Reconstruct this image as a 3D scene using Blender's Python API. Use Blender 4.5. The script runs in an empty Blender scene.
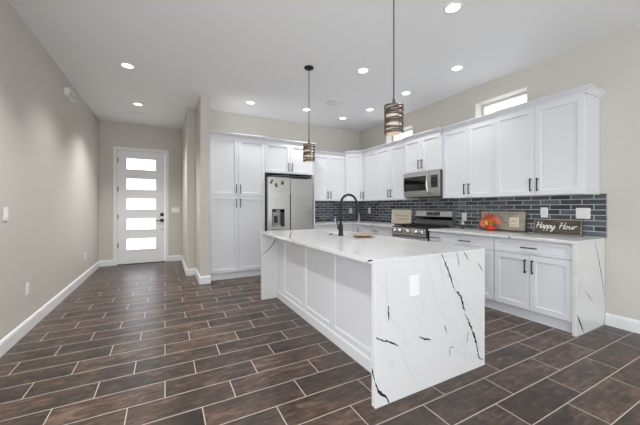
import bpy, bmesh, math, random
from mathutils import Vector, Matrix
random.seed(7)
C = bpy.context.scene
PI = math.pi
COL = C.collection

# ------------------------------------------------------------------ camera, world, exposure
cam_data = bpy.data.cameras.new('camera'); cam = bpy.data.objects.new('camera', cam_data); COL.objects.link(cam)
cam.location = (0, 0, 1.24); cam.rotation_euler = (PI/2, 0, -math.radians(27.88))
cam_data.sensor_width = 36; cam_data.lens = 293/640*36; cam_data.shift_y = -5.3/640; cam_data.clip_start = 0.05
C.camera = cam
world = bpy.data.worlds.new('world'); C.world = world; world.use_nodes = True
bg = world.node_tree.nodes['Background']; bg.inputs['Color'].default_value = (0.93, 0.97, 1.0, 1); bg.inputs['Strength'].default_value = 2.9
C.view_settings.view_transform = 'Standard'; C.view_settings.look = 'None'
C.view_settings.gamma = 1; C.view_settings.use_curve_mapping = False
C.view_settings.exposure = 0.2
CAN_STRENGTH = 52.0   # watts of each recessed downlight

# ------------------------------------------------------------------ material helpers
def srgb(r, g, b):
    def f(c):
        c /= 255
        return c/12.92 if c <= .04045 else ((c+.055)/1.055)**2.4
    return (f(r), f(g), f(b), 1)

def mat(name, col, rough=.5, metal=0, spec=.5, emit=None, estr=0, trans=0, coat=0):
    m = bpy.data.materials.new(name); m.use_nodes = True
    b = m.node_tree.nodes['Principled BSDF']
    b.inputs['Base Color'].default_value = col; b.inputs['Roughness'].default_value = rough
    b.inputs['Metallic'].default_value = metal; b.inputs['Specular IOR Level'].default_value = spec
    b.inputs['Transmission Weight'].default_value = trans; b.inputs['Coat Weight'].default_value = coat
    if emit:
        b.inputs['Emission Color'].default_value = emit; b.inputs['Emission Strength'].default_value = estr
    return m

class NT:
    def __init__(s, m): s.t = m.node_tree; s.b = s.t.nodes['Principled BSDF']
    def n(s, kind, **kw):
        nd = s.t.nodes.new(kind)
        for k, v in kw.items(): setattr(nd, k, v)
        return nd
    def l(s, a, b): s.t.links.new(a, b)
    def m(s, op, a, b=None, c=None):
        nd = s.n('ShaderNodeMath', operation=op)
        for i, v in enumerate((a, b, c)):
            if v is None: continue
            if isinstance(v, (int, float)): nd.inputs[i].default_value = v
            else: s.l(v, nd.inputs[i])
        return nd.outputs[0]
    def ramp(s, fac, stops):
        nd = s.n('ShaderNodeValToRGB'); s.l(fac, nd.inputs[0]); e = nd.color_ramp.elements
        while len(e) < len(stops): e.new(.5)
        for el, (p, c) in zip(e, stops): el.position = p; el.color = c
        return nd.outputs[0]
    def mix(s, fac, a, b):
        nd = s.n('ShaderNodeMix', data_type='RGBA')
        for i, v in ((0, fac), (6, a), (7, b)):
            if hasattr(v, 'links'): s.l(v, nd.inputs[i])
            else: nd.inputs[i].default_value = v
        return nd.outputs[2]
    def noise(s, vec, scale, detail=4, rough=.55):
        nd = s.n('ShaderNodeTexNoise'); nd.inputs['Scale'].default_value = scale
        nd.inputs['Detail'].default_value = detail; nd.inputs['Roughness'].default_value = rough
        s.l(vec, nd.inputs['Vector']); return nd.outputs[0]
    def bump(s, h, strength, dist):
        nd = s.n('ShaderNodeBump'); nd.inputs['Strength'].default_value = strength; nd.inputs['Distance'].default_value = dist
        s.l(h, nd.inputs['Height']); s.l(nd.outputs[0], s.b.inputs['Normal'])
    def comb(s, x, y, z):
        nd = s.n('ShaderNodeCombineXYZ')
        for i, v in enumerate((x, y, z)):
            if isinstance(v, (int, float)): nd.inputs[i].default_value = v
            else: s.l(v, nd.inputs[i])
        return nd.outputs[0]

def paint(name, col, rough=.6, amt=.02):
    """flat wall paint with a faint roller texture"""
    m = mat(name, col, rough, spec=.3); t = NT(m); tc = t.n('ShaderNodeTexCoord')
    t.bump(t.noise(tc.outputs['Object'], 90, 3), amt, .01)
    return m

def tiled(name, axis_u, pu, pv, u0, v0, shift, grout, groutcol, axis_v, rough):
    m = mat(name, (1, 1, 1, 1), rough); t = NT(m); tc = t.n('ShaderNodeTexCoord')
    sp = t.n('ShaderNodeSeparateXYZ'); t.l(tc.outputs['Object'], sp.inputs[0])
    U = t.m('ADD', sp.outputs[0], sp.outputs[1]) if axis_u == 'XY' else sp.outputs['XYZ'.index(axis_u)]
    V = sp.outputs['XYZ'.index(axis_v)]
    v = t.m('DIVIDE', t.m('SUBTRACT', V, v0), pv); row = t.m('FLOOR', v); fv = t.m('SUBTRACT', v, row)
    u = t.m('DIVIDE', t.m('SUBTRACT', t.m('SUBTRACT', U, u0), t.m('MULTIPLY', row, shift)), pu)
    col = t.m('FLOOR', u); fu = t.m('SUBTRACT', u, col)
    du = t.m('MULTIPLY', t.m('MINIMUM', fu, t.m('SUBTRACT', 1, fu)), pu)
    dv = t.m('MULTIPLY', t.m('MINIMUM', fv, t.m('SUBTRACT', 1, fv)), pv)
    d = t.m('MINIMUM', du, dv)
    wn = t.n('ShaderNodeTexWhiteNoise', noise_dimensions='2D'); t.l(t.comb(row, col, 0), wn.inputs['Vector'])
    gm = t.n('ShaderNodeMapRange'); t.l(d, gm.inputs[0]); gm.inputs[1].default_value = grout*.75; gm.inputs[2].default_value = grout*1.25
    return m, t, U, V, wn.outputs[0], gm.outputs[0], wn.outputs[1]

M = {}
M['wall'] = paint('greige_paint', srgb(208, 203, 195))
M['ceiling'] = paint('ceiling_paint', srgb(248, 249, 250), .7)
M['trim'] = mat('trim_white', srgb(236, 236, 237), .4)
M['cab'] = mat('cabinet_white', srgb(225, 226, 230), .38)
M['cab_in'] = mat('cabinet_side_white', srgb(219, 220, 224), .45)
M['door'] = mat('door_white', srgb(238, 238, 240), .45)
M['black'] = mat('black_metal', srgb(28, 28, 29), .42, .3)
M['blackgloss'] = mat('black_glass', srgb(10, 10, 12), .06, 0, .6)
M['blackmatte'] = mat('black_enamel', srgb(20, 20, 21), .35)
M['iron'] = mat('cast_iron', srgb(24, 24, 25), .6)
M['darkgrey'] = mat('dark_grey_plastic', srgb(62, 62, 64), .5)
M['plate'] = mat('white_plastic', srgb(240, 240, 238), .35)
M['plate_edge'] = mat('plastic_seam', srgb(222, 222, 220), .45)
M['riser_grey'] = mat('grey_enamel', srgb(112, 112, 112), .35, .2)
M['slot'] = mat('slot_grey', srgb(150, 150, 150), .5)
M['chrome'] = mat('chrome', srgb(205, 205, 205), .24, 1)
M['sinkwhite'] = mat('white_sink', srgb(238, 238, 236), .25)
M['vein'] = mat('charcoal_vein', srgb(46, 46, 52), .25)
M['veinlight'] = mat('grey_vein', srgb(190, 189, 189), .25)
M['veinbrown'] = mat('taupe_vein', srgb(96, 90, 86), .25)

def stainless(name, base, rough, vertical=False):
    m = mat(name, base, rough, 1); t = NT(m); tc = t.n('ShaderNodeTexCoord'); mp = t.n('ShaderNodeMapping')
    mp.inputs['Scale'].default_value = (1, 1, 220) if not vertical else (220, 220, 1)
    t.l(tc.outputs['Object'], mp.inputs[0]); nz = t.noise(mp.outputs[0], 2.0, 2)
    mr = t.n('ShaderNodeMapRange'); t.l(nz, mr.inputs[0]); mr.inputs[3].default_value = rough-.06; mr.inputs[4].default_value = rough+.08
    t.l(mr.outputs[0], t.b.inputs['Roughness'])
    return m
M['steel'] = stainless('brushed_steel', srgb(196, 194, 190), .27)
M['steel_fridge'] = stainless('brushed_steel_fridge', srgb(186, 185, 182), .27)
M['steeldark'] = stainless('brushed_steel_dark', srgb(140, 140, 142), .35)

# quartz
q = mat('white_quartz', srgb(221, 221, 221), .16); t = NT(q); tc = t.n('ShaderNodeTexCoord')
dn = t.n('ShaderNodeTexNoise'); dn.inputs['Scale'].default_value = 1.6; dn.inputs['Detail'].default_value = 6
t.l(tc.outputs['Object'], dn.inputs['Vector'])
ridge = t.m('ABSOLUTE', t.m('SUBTRACT', dn.outputs[0], .5))
cloud = t.noise(tc.outputs['Object'], 3.5, 3)
veinmask = t.m('MULTIPLY', t.m('SUBTRACT', 1, t.m('MINIMUM', t.m('MULTIPLY', ridge, 55), 1)), t.m('MULTIPLY', cloud, .22))
t.l(t.mix(veinmask, srgb(221, 221, 221), srgb(170, 170, 172)), t.b.inputs['Base Color'])
M['quartz'] = q

# wood-look floor tile 8 x 24 in, third offset
m, t, U, V, rnd, gm, rcol = tiled('wood_look_tile', 'X', .6135, .208, 0.0, .70+10*.208, .2045, .0027, None, 'Y', .34)
off = t.m('MULTIPLY', rnd, 37)
vec = t.comb(t.m('ADD', t.m('MULTIPLY', U, 3.2), off), t.m('ADD', t.m('MULTIPLY', V, 24), off), off)
n1 = t.noise(vec, 1.6, 10, .72)
vec2 = t.comb(t.m('ADD', t.m('MULTIPLY', U, 2.2), off), t.m('ADD', t.m('MULTIPLY', V, 3.2), off), 0)
n2 = t.noise(vec2, 1.5, 3, .5)
vec3 = t.comb(t.m('ADD', t.m('MULTIPLY', U, 5), off), t.m('ADD', t.m('MULTIPLY', V, 9), off), 3)
n3n = t.n('ShaderNodeTexNoise'); n3n.inputs['Scale'].default_value = 1.7; n3n.inputs['Detail'].default_value = 8; n3n.inputs['Roughness'].default_value = .65; n3n.inputs['Distortion'].default_value = 1.2
t.l(vec3, n3n.inputs['Vector']); n3 = n3n.outputs[0]
f = t.m('ADD', t.m('ADD', t.m('ADD', t.m('MULTIPLY', n1, .45), t.m('MULTIPLY', n2, .25)), t.m('MULTIPLY', n3, .36)), t.m('MULTIPLY', t.m('SUBTRACT', rnd, .5), .07))
wood = t.ramp(f, [(.40, srgb(36, 31, 29)), (.49, srgb(54, 46, 41)), (.57, srgb(82, 64, 54)), (.66, srgb(116, 95, 82))])
t.l(t.mix(gm, srgb(190, 180, 168), wood), t.b.inputs['Base Color'])
rr = t.m('ADD', t.m('MULTIPLY', n1, .18), .24); t.l(rr, t.b.inputs['Roughness'])
t.bump(t.m('ADD', gm, t.m('MULTIPLY', n1, .12)), .35, .003)
M['floor'] = m

# blue-grey glazed subway tile
m, t, U, V, rnd, gm, rcol = tiled('blue_grey_glazed_tile', 'XY', .205, .0585, 1.426+4.1, .9185+.0585*7, .1025, .0042, None, 'Z', .12)
off = t.m('MULTIPLY', rnd, 50)
vec = t.comb(t.m('ADD', t.m('MULTIPLY', U, 9), off), t.m('ADD', t.m('MULTIPLY', V, 26), off), 0)
n1 = t.noise(vec, 1.0, 4, .6)
f = t.m('ADD', t.m('MULTIPLY', n1, .6), t.m('MULTIPLY', rnd, .4))
c = t.ramp(f, [(.2, srgb(42, 47, 54)), (.5, srgb(72, 79, 89)), (.8, srgb(116, 122, 131))])
t.l(t.mix(gm, srgb(188, 188, 186), c), t.b.inputs['Base Color'])
t.l(t.m('ADD', t.m('MULTIPLY', t.m('SUBTRACT', 1, gm), .5), .12), t.b.inputs['Roughness'])
t.bump(t.m('ADD', gm, t.m('MULTIPLY', n1, .5)), .5, .004)
M['tile'] = m

def woodmat(name, stops, sc=(3, 30, 30), rough=.55):
    m = mat(name, (1, 1, 1, 1), rough); t = NT(m); tc = t.n('ShaderNodeTexCoord'); mp = t.n('ShaderNodeMapping')
    mp.inputs['Scale'].default_value = sc; t.l(tc.outputs['Object'], mp.inputs[0])
    t.l(t.ramp(t.noise(mp.outputs[0], 2, 6, .6), stops), t.b.inputs['Base Color']); return m
M['board_light'] = woodmat('weathered_taupe_wood', [(.3, srgb(142, 134, 122)), (.5, srgb(170, 162, 150)), (.7, srgb(190, 183, 172))])
M['board_dark'] = woodmat('dark_stained_wood', [(.3, srgb(62, 54, 47)), (.5, srgb(84, 75, 66)), (.7, srgb(104, 94, 84))])
M['wood_tan'] = woodmat('tan_wood', [(.3, srgb(150, 122, 94)), (.7, srgb(184, 158, 130))], (30, 3, 3))
M['cream'] = mat('cream_paint', srgb(226, 216, 196), .6)
M['creamboard'] = mat('cream_board', srgb(224, 215, 198), .6)
M['inkbrown'] = mat('brown_ink', srgb(176, 142, 110), .6)
M['white_ink'] = mat('white_ink', srgb(245, 243, 238), .5)
M['tan_ink'] = mat('tan_ink', srgb(176, 140, 104), .5)
M['pumpkin'] = mat('glossy_red_orange', srgb(212, 60, 28), .25)
M['leaf_red'] = mat('red_leaf', srgb(170, 48, 30), .6)
M['leaf_orange'] = mat('orange_leaf', srgb(214, 104, 56), .6)
M['leaf_pink'] = mat('salmon_leaf', srgb(206, 120, 96), .6)
M['leaf_yellow'] = mat('yellow_petal', srgb(226, 170, 60), .6)
M['leaf_green'] = mat('olive_leaf', srgb(110, 104, 50), .6)
M['bronze'] = mat('brushed_bronze', srgb(122, 110, 104), .3, .9)
M['bluesoap'] = mat('blue_soap', srgb(165, 182, 212), .15, 0, .5)
M['navyglass'] = mat('navy_glass', srgb(44, 50, 66), .1)
M['shade_glow'] = mat('lit_white_glass', srgb(206, 198, 188), .4, emit=srgb(255, 232, 200), estr=.16)
M['bulb_glow'] = mat('lit_bulb', srgb(255, 240, 215), .4, emit=srgb(255, 226, 180), estr=1.6)
M['can_glow'] = mat('lit_lens', srgb(255, 250, 240), .4, emit=srgb(255, 246, 232), estr=5.0)
M['yellow_sticker'] = mat('yellow_sticker', srgb(214, 202, 140), .6)
M['fabric_hole'] = mat('slot_dark', srgb(60, 60, 60), .6)

def glassmat(name, frost):
    m = bpy.data.materials.new(name); m.use_nodes = True; nt = m.node_tree; nt.nodes.clear()
    o = nt.nodes.new('ShaderNodeOutputMaterial'); mx = nt.nodes.new('ShaderNodeMixShader')
    tr = nt.nodes.new('ShaderNodeBsdfTransparent'); gl = nt.nodes.new('ShaderNodeBsdfGlossy'); gl.inputs['Roughness'].default_value = frost
    tr.inputs['Color'].default_value = (.96, .97, 1, 1)
    mx.inputs[0].default_value = .06
    nt.links.new(tr.outputs[0], mx.inputs[1]); nt.links.new(gl.outputs[0], mx.inputs[2]); nt.links.new(mx.outputs[0], o.inputs[0]); return m
M['glass'] = glassmat('window_glass', .02)

# ------------------------------------------------------------------ geometry helpers
class MB:
    def __init__(s): s.bm = bmesh.new()
    def box(s, x0, x1, y0, y1, z0, z1, mi=0, bev=0, seg=1):
        vs = [s.bm.verts.new((x, y, z)) for x in (x0, x1) for y in (y0, y1) for z in (z0, z1)]
        idx = [(0, 1, 3, 2), (4, 6, 7, 5), (0, 4, 5, 1), (2, 3, 7, 6), (0, 2, 6, 4), (1, 5, 7, 3)]
        fs = [s.bm.faces.new([vs[i] for i in f]) for f in idx]
        for f in fs: f.material_index = mi
        if bev:
            es = list({e for f in fs for e in f.edges})
            r = bmesh.ops.bevel(s.bm, geom=es, offset=bev, segments=seg, affect='EDGES', profile=.5)
            for f in r['faces']: f.material_index = mi
        return s
    def face(s, pts, mi=0):
        f = s.bm.faces.new([s.bm.verts.new(p) for p in pts]); f.material_index = mi; return f
    def prism(s, pts, d, mi=0):
        """closed polygon of 3D points extruded by vector d"""
        d = Vector(d); a = [s.bm.verts.new(p) for p in pts]; b = [s.bm.verts.new(Vector(p)+d) for p in pts]; n = len(a)
        fs = [s.bm.faces.new(a), s.bm.faces.new(b[::-1])]
        fs += [s.bm.faces.new((a[i], b[i], b[(i+1) % n], a[(i+1) % n])) for i in range(n)]
        for f in fs: f.material_index = mi
        return s
    def rings(s, R, mi=0, caps=True, close=False):
        R = [[s.bm.verts.new(p) for p in r] for r in R]; n = len(R[0])
        seq = list(zip(R, R[1:])) + ([(R[-1], R[0])] if close else [])
        for a, b in seq:
            for i in range(n):
                f = s.bm.faces.new((a[i], a[(i+1) % n], b[(i+1) % n], b[i])); f.material_index = mi; f.smooth = True
        if caps and not close:
            for r in (R[0][::-1], R[-1]):
                f = s.bm.faces.new(r); f.material_index = mi
        return s
    def lathe(s, prof, c=(0, 0, 0), seg=24, mi=0, axis='Z', caps=True):
        c = Vector(c); R = []
        for r, z in prof:
            ring = []
            for i in range(seg):
                a = 2*PI*i/seg; x, y = r*math.cos(a), r*math.sin(a)
                p = {'Z': (x, y, z), 'Y': (x, z, y), 'X': (z, x, y)}[axis]
                ring.append(c+Vector(p))
            R.append(ring)
        return s.rings(R, mi, caps)
    def tube(s, pts, r, seg=10, mi=0):
        pts = [Vector(p) for p in pts]; R = []; up = None
        for i, p in enumerate(pts):
            d = (pts[min(i+1, len(pts)-1)]-pts[max(i-1, 0)]).normalized()
            if up is None: up = d.orthogonal().normalized()
            up = (up-d*up.dot(d)).normalized(); w = d.cross(up)
            rr = r[i] if isinstance(r, (list, tuple)) else r
            R.append([p+up*rr*math.cos(2*PI*k/seg)+w*rr*math.sin(2*PI*k/seg) for k in range(seg)])
        return s.rings(R, mi)
    def sweep(s, prof, path, mi=0):
        """profile (out, z) swept along an open xy path, mitred; out is to the RIGHT of travel"""
        P = [Vector(p) for p in path]; R = []
        for i, p in enumerate(P):
            ns = []
            for a, b in ((i-1, i), (i, i+1)):
                if a >= 0 and b < len(P):
                    d = (P[b]-P[a]).normalized(); ns.append(Vector((d.y, -d.x)))
            if len(ns) == 2:
                n = (ns[0]+ns[1]); n = n/(n.length_squared/2) if n.length > 1e-6 else ns[0]
            else: n = ns[0]
            R.append([(p.x+n.x*o, p.y+n.y*o, z) for o, z in prof])
        for a, b in zip(R, R[1:]):
            va = [s.bm.verts.new(q) for q in a]; vb = [s.bm.verts.new(q) for q in b]; n = len(va)
            for k in range(n):
                f = s.bm.faces.new((va[k], va[(k+1) % n], vb[(k+1) % n], vb[k])); f.material_index = mi
        for r in (R[0], R[-1]): s.face(r, mi)
        return s
    def strip(s, pts, w, fn, mi, jit=.45, step=.016):
        """a jagged vein: 2D polyline pts with width w, mapped to 3D by fn(u, v)"""
        P = []; w = w*(.85 if mi != 2 else .5)
        for a, b in zip(pts, pts[1:]):
            a, b = Vector(a), Vector(b); L = (b-a).length; k = max(1, int(L/step))
            for i in range(k): P.append(a.lerp(b, i/k))
        P.append(Vector(pts[-1])); n = len(P); Lf = []; Rt = []
        for i, p in enumerate(P):
            d = (P[min(i+1, n-1)]-P[max(i-1, 0)]).normalized(); nn = Vector((-d.y, d.x))
            ww = w*(.35+.65*math.sin(PI*min(1, (i+.6)/n)))*random.uniform(1-jit, 1+jit)/2
            p = p+nn*random.uniform(-1, 1)*w*.35
            if i == n-1 or i == 0: ww *= .5
            Lf.append(s.bm.verts.new(fn(*(p+nn*ww)))); Rt.append(s.bm.verts.new(fn(*(p-nn*ww))))
        for i in range(n-1):
            f = s.bm.faces.new((Lf[i], Lf[i+1], Rt[i+1], Rt[i])); f.material_index = mi
        return s
    def xform(s, mtx): bmesh.ops.transform(s.bm, matrix=mtx, verts=s.bm.verts); return s
    def build(s, name, mats, parent=None, loc=None, fixn=True):
        if fixn: bmesh.ops.recalc_face_normals(s.bm, faces=s.bm.faces)
        me = bpy.data.meshes.new(name); s.bm.to_mesh(me); s.bm.free()
        for k in (mats if isinstance(mats, (list, tuple)) else [mats]): me.materials.append(M[k] if isinstance(k, str) else k)
        o = bpy.data.objects.new(name, me); COL.objects.link(o)
        if parent: o.parent = parent
        if loc: o.location = loc
        return o

def tag(o, label=None, cat=None, group=None, kind=None):
    if label: o['label'] = label
    if cat: o['category'] = cat
    if group: o['group'] = group
    if kind: o['kind'] = kind
    return o
def thing(name, label, cat, loc=(0, 0, 0), rz=0, group=None, kind=None):
    o = bpy.data.objects.new(name, None); COL.objects.link(o); o.location = loc; o.rotation_euler = (0, 0, rz)
    o.empty_display_size = .1
    return tag(o, label, cat, group, kind)
def struct(name, mb, mats, label, cat): return tag(mb.build(name, mats), label, cat, None, 'structure')

# ------------------------------------------------------------------ room shell
LX, RX, DY, KY, H = -1.216, 4.12, 7.55, 5.77, 3.05
RY = -4.5   # the room stays open towards the daylight behind the camera
struct('floor', MB().box(LX-.2, RX+.2, RY, DY+.3, -.1, 0), 'floor', 'dark brown wood-look plank tile floor with pale grout', 'floor')
struct('ceiling', MB().box(LX-.2, RX+.2, RY, DY+.3, H, H+.15), 'ceiling', 'smooth white ceiling dotted with recessed lights', 'ceiling')
LO = (-4.0, 1.2)   # unglazed opening added out of view to let daylight in from the side
struct('wall_left', MB().box(LX-.2, LX, LO[1], DY+.3, 0, H).box(LX-.2, LX, LO[0], LO[1], 2.55, H).box(LX-.2, LX, RY, LO[0], 0, H), 'wall', 'long plain greige wall running from the room to the front door', 'wall')
# front-door wall, opening x -0.905..0.01, z 0..2.47
D0, D1, DZ = -.91, .012, 2.475
mb = MB(); mb.box(LX, D0, DY, DY+.2, 0, H); mb.box(D1, .56, DY, DY+.2, 0, H); mb.box(D0, D1, DY, DY+.2, DZ, H)
struct('wall_front', mb, 'wall', 'greige entry wall around the white front door', 'wall')
# entry side wall, stepped stub beside the pantry
mb = MB(); pts = [(.35, DY), (.35, 5.82), (.505, 5.82), (.505, 5.07), (.645, 5.07), (.645, KY+.2), (.56, KY+.2), (.56, DY)]
mb.prism([(x, y, 0) for x, y in pts], (0, 0, H)); struct('wall_entry', mb, 'wall', 'stepped greige wall end between the entry hall and the tall pantry', 'wall')
struct('wall_kitchen', MB().box(.645, RX+.2, KY, KY+.2, 0, H), 'wall', 'greige kitchen wall behind the refrigerator', 'wall')
# right wall with two clerestory windows
WZ0, WZ1 = 2.33, 2.79; WINS = [(2.09, 2.80), (4.07, 4.80)]
mb = MB(); mb.box(RX, RX+.2, RY, KY, 0, WZ0); mb.box(RX, RX+.2, RY, KY, WZ1, H)
y = RY
for a, b in WINS: mb.box(RX, RX+.2, y, a, WZ0, WZ1); y = b
mb.box(RX, RX+.2, y, KY, WZ0, WZ1)
struct('wall_right', mb, 'wall', 'greige wall carrying the long cabinet run and two high windows', 'wall')
for i, (a, b) in enumerate(WINS):
    w = thing('window_%d' % (i+1), ['narrow high window fully in view above the endmost cabinet run', 'narrow high window partly hidden behind the pendant lamp'][i], 'window', (RX+.16, (a+b)/2, WZ0), 0, None, 'structure')
    f = MB(); hw = (b-a)/2; hh = WZ1-WZ0; k = .030
    f.box(0, .05, -hw, hw, 0, k); f.box(0, .05, -hw, hw, hh-k, hh); f.box(0, .05, -hw, -hw+k, k, hh-k); f.box(0, .05, hw-k, hw, k, hh-k)
    fr = f.build('frame', 'wall', w); MB().box(.02, .026, -hw+k, hw-k, k, hh-k).build('pane', 'glass', fr)

# backsplash tiling on both walls
CT = .914
mb = MB(); mb.box(RX-.012, RX, 1.318, KY, CT, 1.3865); mb.box(2.591, RX-.012, KY-.012, KY, CT, 1.3865)
mb.box(RX-.014, RX, 1.312, 1.318, CT, 1.3865, 1)
struct('wall_backsplash', mb, ['tile', 'chrome'], 'glossy blue grey brick tile backsplash between counters and wall cabinets', 'backsplash')

# baseboards: swept profile
BP = [(0, 0), (.016, 0), (.016, .10), (.011, .118), (.006, .125), (0, .125)]
def baseboard(name, path, label): struct(name, MB().sweep(BP, path), 'trim', label, 'baseboard')
baseboard('baseboard_left', [(LX, LO[1]), (LX, DY), (D0-.062, DY)], 'white baseboard along the long plain wall')
baseboard('baseboard_entry', [(D1+.062, DY), (.35, DY), (.35, 5.82), (.505, 5.82), (.505, 5.07), (.645, 5.07), (.645, 5.175)], 'white baseboard around the stepped wall beside the pantry')
baseboard('baseboard_right', [(RX, 1.325), (RX, RY)], 'white baseboard past the end of the counter')
# casing of the front door
mb = MB(); cw = .062
mb.box(D0-cw, D0, DY-.02, DY, 0, DZ+cw, 0, .004); mb.box(D1, D1+cw, DY-.02, DY, 0, DZ+cw, 0, .004); mb.box(D0, D1, DY-.02, DY, DZ, DZ+cw, 0, .004)
mb.box(D0, D0+.012, DY, DY+.12, 0, DZ); mb.box(D1-.012, D1, DY, DY+.12, 0, DZ); mb.box(D0+.012, D1-.012, DY, DY+.12, DZ-.012, DZ)
struct('trim_1', mb, 'trim', 'white casing around the front door', 'trim')

# ------------------------------------------------------------------ front door
d = thing('door_1', 'white front door with five frosted glass lites stacked up its height', 'door', ((D0+D1)/2, DY+.03, 0), 0, None, 'structure')
ox = (D0+D1)/2; w0, w1 = D0+.014-ox, D1-.014-ox; gx0, gx1 = -.735-ox, -.183-ox
zs = [(2.066-.4385*i, 2.303-.4385*i) for i in range(5)]
mb = MB(); mb.box(w0, gx0, 0, .045, .012, DZ-.014); mb.box(gx1, w1, 0, .045, .012, DZ-.014)
ed = [.012] + [v for z in zs[::-1] for v in z] + [DZ-.014]
for a, b in zip(ed[0::2], ed[1::2]): mb.box(gx0, gx1, 0, .045, a, b)
slab = mb.build('slab', 'door', d)
for a, b in zs:
    k = .022; f = MB()
    f.box(gx0-k, gx1+k, -.008, 0, a-k, a, 0, .003); f.box(gx0-k, gx1+k, -.008, 0, b, b+k, 0, .003)
    f.box(gx0-k, gx0, -.008, 0, a, b, 0, .003); f.box(gx1, gx1+k, -.008, 0, a, b, 0, .003)
    lf = f.build('lite_frame', 'door', d); MB().box(gx0, gx1, .018, .024, a, b).build('pane', 'glass', lf)
for z in (.413, 1.031, 1.628, 2.246):
    MB().box(w0-.014, w0+.012, -.014, .004, z-.05, z+.05, 0, .002).tube([(w0-.004, -.012, z-.055), (w0-.004, -.012, z+.055)], .008).build('hinge', 'black', d)
hx = -.06-ox
mb = MB().box(hx-.035, hx+.035, -.012, 0, .905, .975, 0, .003); mb.tube([(hx, -.01, .94), (hx, -.05, .94)], .011); mb.box(hx-.13, hx+.014, -.06, -.045, .93, .95, 0, .004)
mb.build('lever_handle', 'black', d)
MB().box(hx-.035, hx+.035, -.014, 0, 1.04, 1.11, 0, .003).lathe([(.018, 0), (.018, -.022), (.014, -.026)], (hx, -.012, 1.075), 16, 0, 'Y').build('deadbolt', 'black', d)
MB().lathe([(.014, 0), (.014, -.006), (.006, -.008)], (hx+.01, 0, .727), 14, 0, 'Y').build('security_latch', 'chrome', d)
MB().box(w0-.01, w1+.01, -.035, .1, 0, .012, 0, .003).build('threshold', 'darkgrey', d)

# ------------------------------------------------------------------ cabinets
def shaker(w, h, fr=.058, th=.02, rec=.012, lip=.006, fb=None):
    """door or panel in x 0..w, z 0..h, front at y=-th, back at y=0"""
    fb = fb or fr; mb = MB(); bm = mb.bm
    def ring(i0x, i0z, y): return [bm.verts.new(p) for p in ((i0x, y, i0z), (w-i0x, y, i0z), (w-i0x, y, h-i0z), (i0x, y, h-i0z))]
    e = .0015
    R = [ring(0, 0, 0), ring(0, 0, -th+e), ring(e, e, -th), ring(fr, fb, -th), ring(fr+lip*.3, fb+lip*.3, -th+rec*.8), ring(fr+lip, fb+lip, -th+rec)]
    for a, b in zip(R, R[1:]):
        for i in range(4): bm.faces.new((a[i], a[(i+1) % 4], b[(i+1) % 4], b[i]))
    bm.faces.new(R[-1]); bm.faces.new(R[0][::-1]); return mb
def flat_front(w, h, th=.02): return shaker(w, h, .04, th, .007, .006, .036)
def pull(parent, L, vertical, x, z, y):
    mb = MB(); b = .0055; s = .030; mb.box(-L/2, L/2, -s-b, -s+b, -b, b, 0, .0015)
    for q in (-L/2+.012, L/2-.012): mb.box(q-b, q+b, -s+b, 0, -b, b)
    if vertical: mb.xform(Matrix.Rotation(PI/2, 4, 'Y'))
    return mb.build('pull', 'black', parent, (x, y, z))
CROWN = [(0, 0), (.010, 0), (.010, .016), (.022, .022), (.034, .036), (.044, .048), (.052, .050), (.052, .062), (0, .062)]
def cabinet(name, label, loc, rz, w, d, z0, z1, fronts, toe=False, crown=None, group=None, crown_z=None, sides=None):
    """local frame: x along the front, -y towards the viewer; carcass front at y=0"""
    o = thing(name, label, 'cabinet', loc, rz, group)
    b = MB(); b.box(0, w, 0, d, (.105 if toe else z0), z1, 0, .001)
    if crown and crown_z is None: crown_z = z1
    if crown: b.box(0, w, -.004, .02, z1-.03, crown_z+.005)
    b.build('body', 'cab_in', o)
    if toe: MB().box(0, w, .022, .06, 0, .105).build('toe_kick', 'cab', o)
    if crown: MB().sweep([(a, crown_z+z) for a, z in CROWN], crown).build('crown_moulding', 'cab', o)
    for kind, x0, x1, a, c, hd in fronts:
        g = .0015; ww, hh = x1-x0-2*g, c-a-2*g
        mb = flat_front(ww, hh) if kind == 'drawer' else shaker(ww, hh)
        dr = mb.build('drawer' if kind == 'drawer' else 'door', 'cab', o, (x0+g, 0, a+g))
        if not hd: continue
        if hd == 'h': pull(dr, .16, False, ww/2, hh/2, -.02)
        else:
            side, pos = hd; x = .034 if side == 'L' else ww-.034
            z = {'b': .045+.075, 't': hh-.045-.075, 'm': hh/2}[pos]
            pull(dr, .15, True, x, z, -.02)
    return o
R90 = -PI/2
def pair(w, a, c, pos): return [('door', 0, w/2, a, c, 'R'+pos), ('door', w/2, w, a, c, 'L'+pos)]

# --- kitchen wall (faces -y)
w = 1.608-.65
cabinet('pantry_cabinet', 'tall white pantry cabinet with four shaker doors beside the stepped wall', (.65, 5.20, 0), 0, w, .56, .0, 2.455,
        pair(w, 1.435, 2.447, 'b') + pair(w, .125, 1.432, 't'), toe=True, crown=[(0, 0), (w, 0)])
w = 2.59-1.61
cabinet('hanging_cabinet', 'short white wall cabinet with two doors above the refrigerator', (1.61, 5.20, 0), 0, w, .56, 1.872, 2.440,
        pair(w, 1.875, 2.432, 'b'), crown=[(0, 0), (w, 0), (w, .24)])
tag(MB().box(2.560, 2.588, 5.10, 5.755, 0, 1.872).build('end_panel', 'cab_in'), 'tall white end panel standing against the refrigerator side', 'panel')
w = 3.508-2.592
cabinet('hanging_cabinet', 'white wall cabinet with two doors between refrigerator and room corner', (2.592, 5.46, 0), 0, w, .30, 1.375, 2.355,
        [('door', .09, (w+.09)/2, 1.378, 2.35, 'Rb'), ('door', (w+.09)/2, w, 1.378, 2.35, 'Lb')], crown=[(0, 0), (w, 0)])
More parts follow.
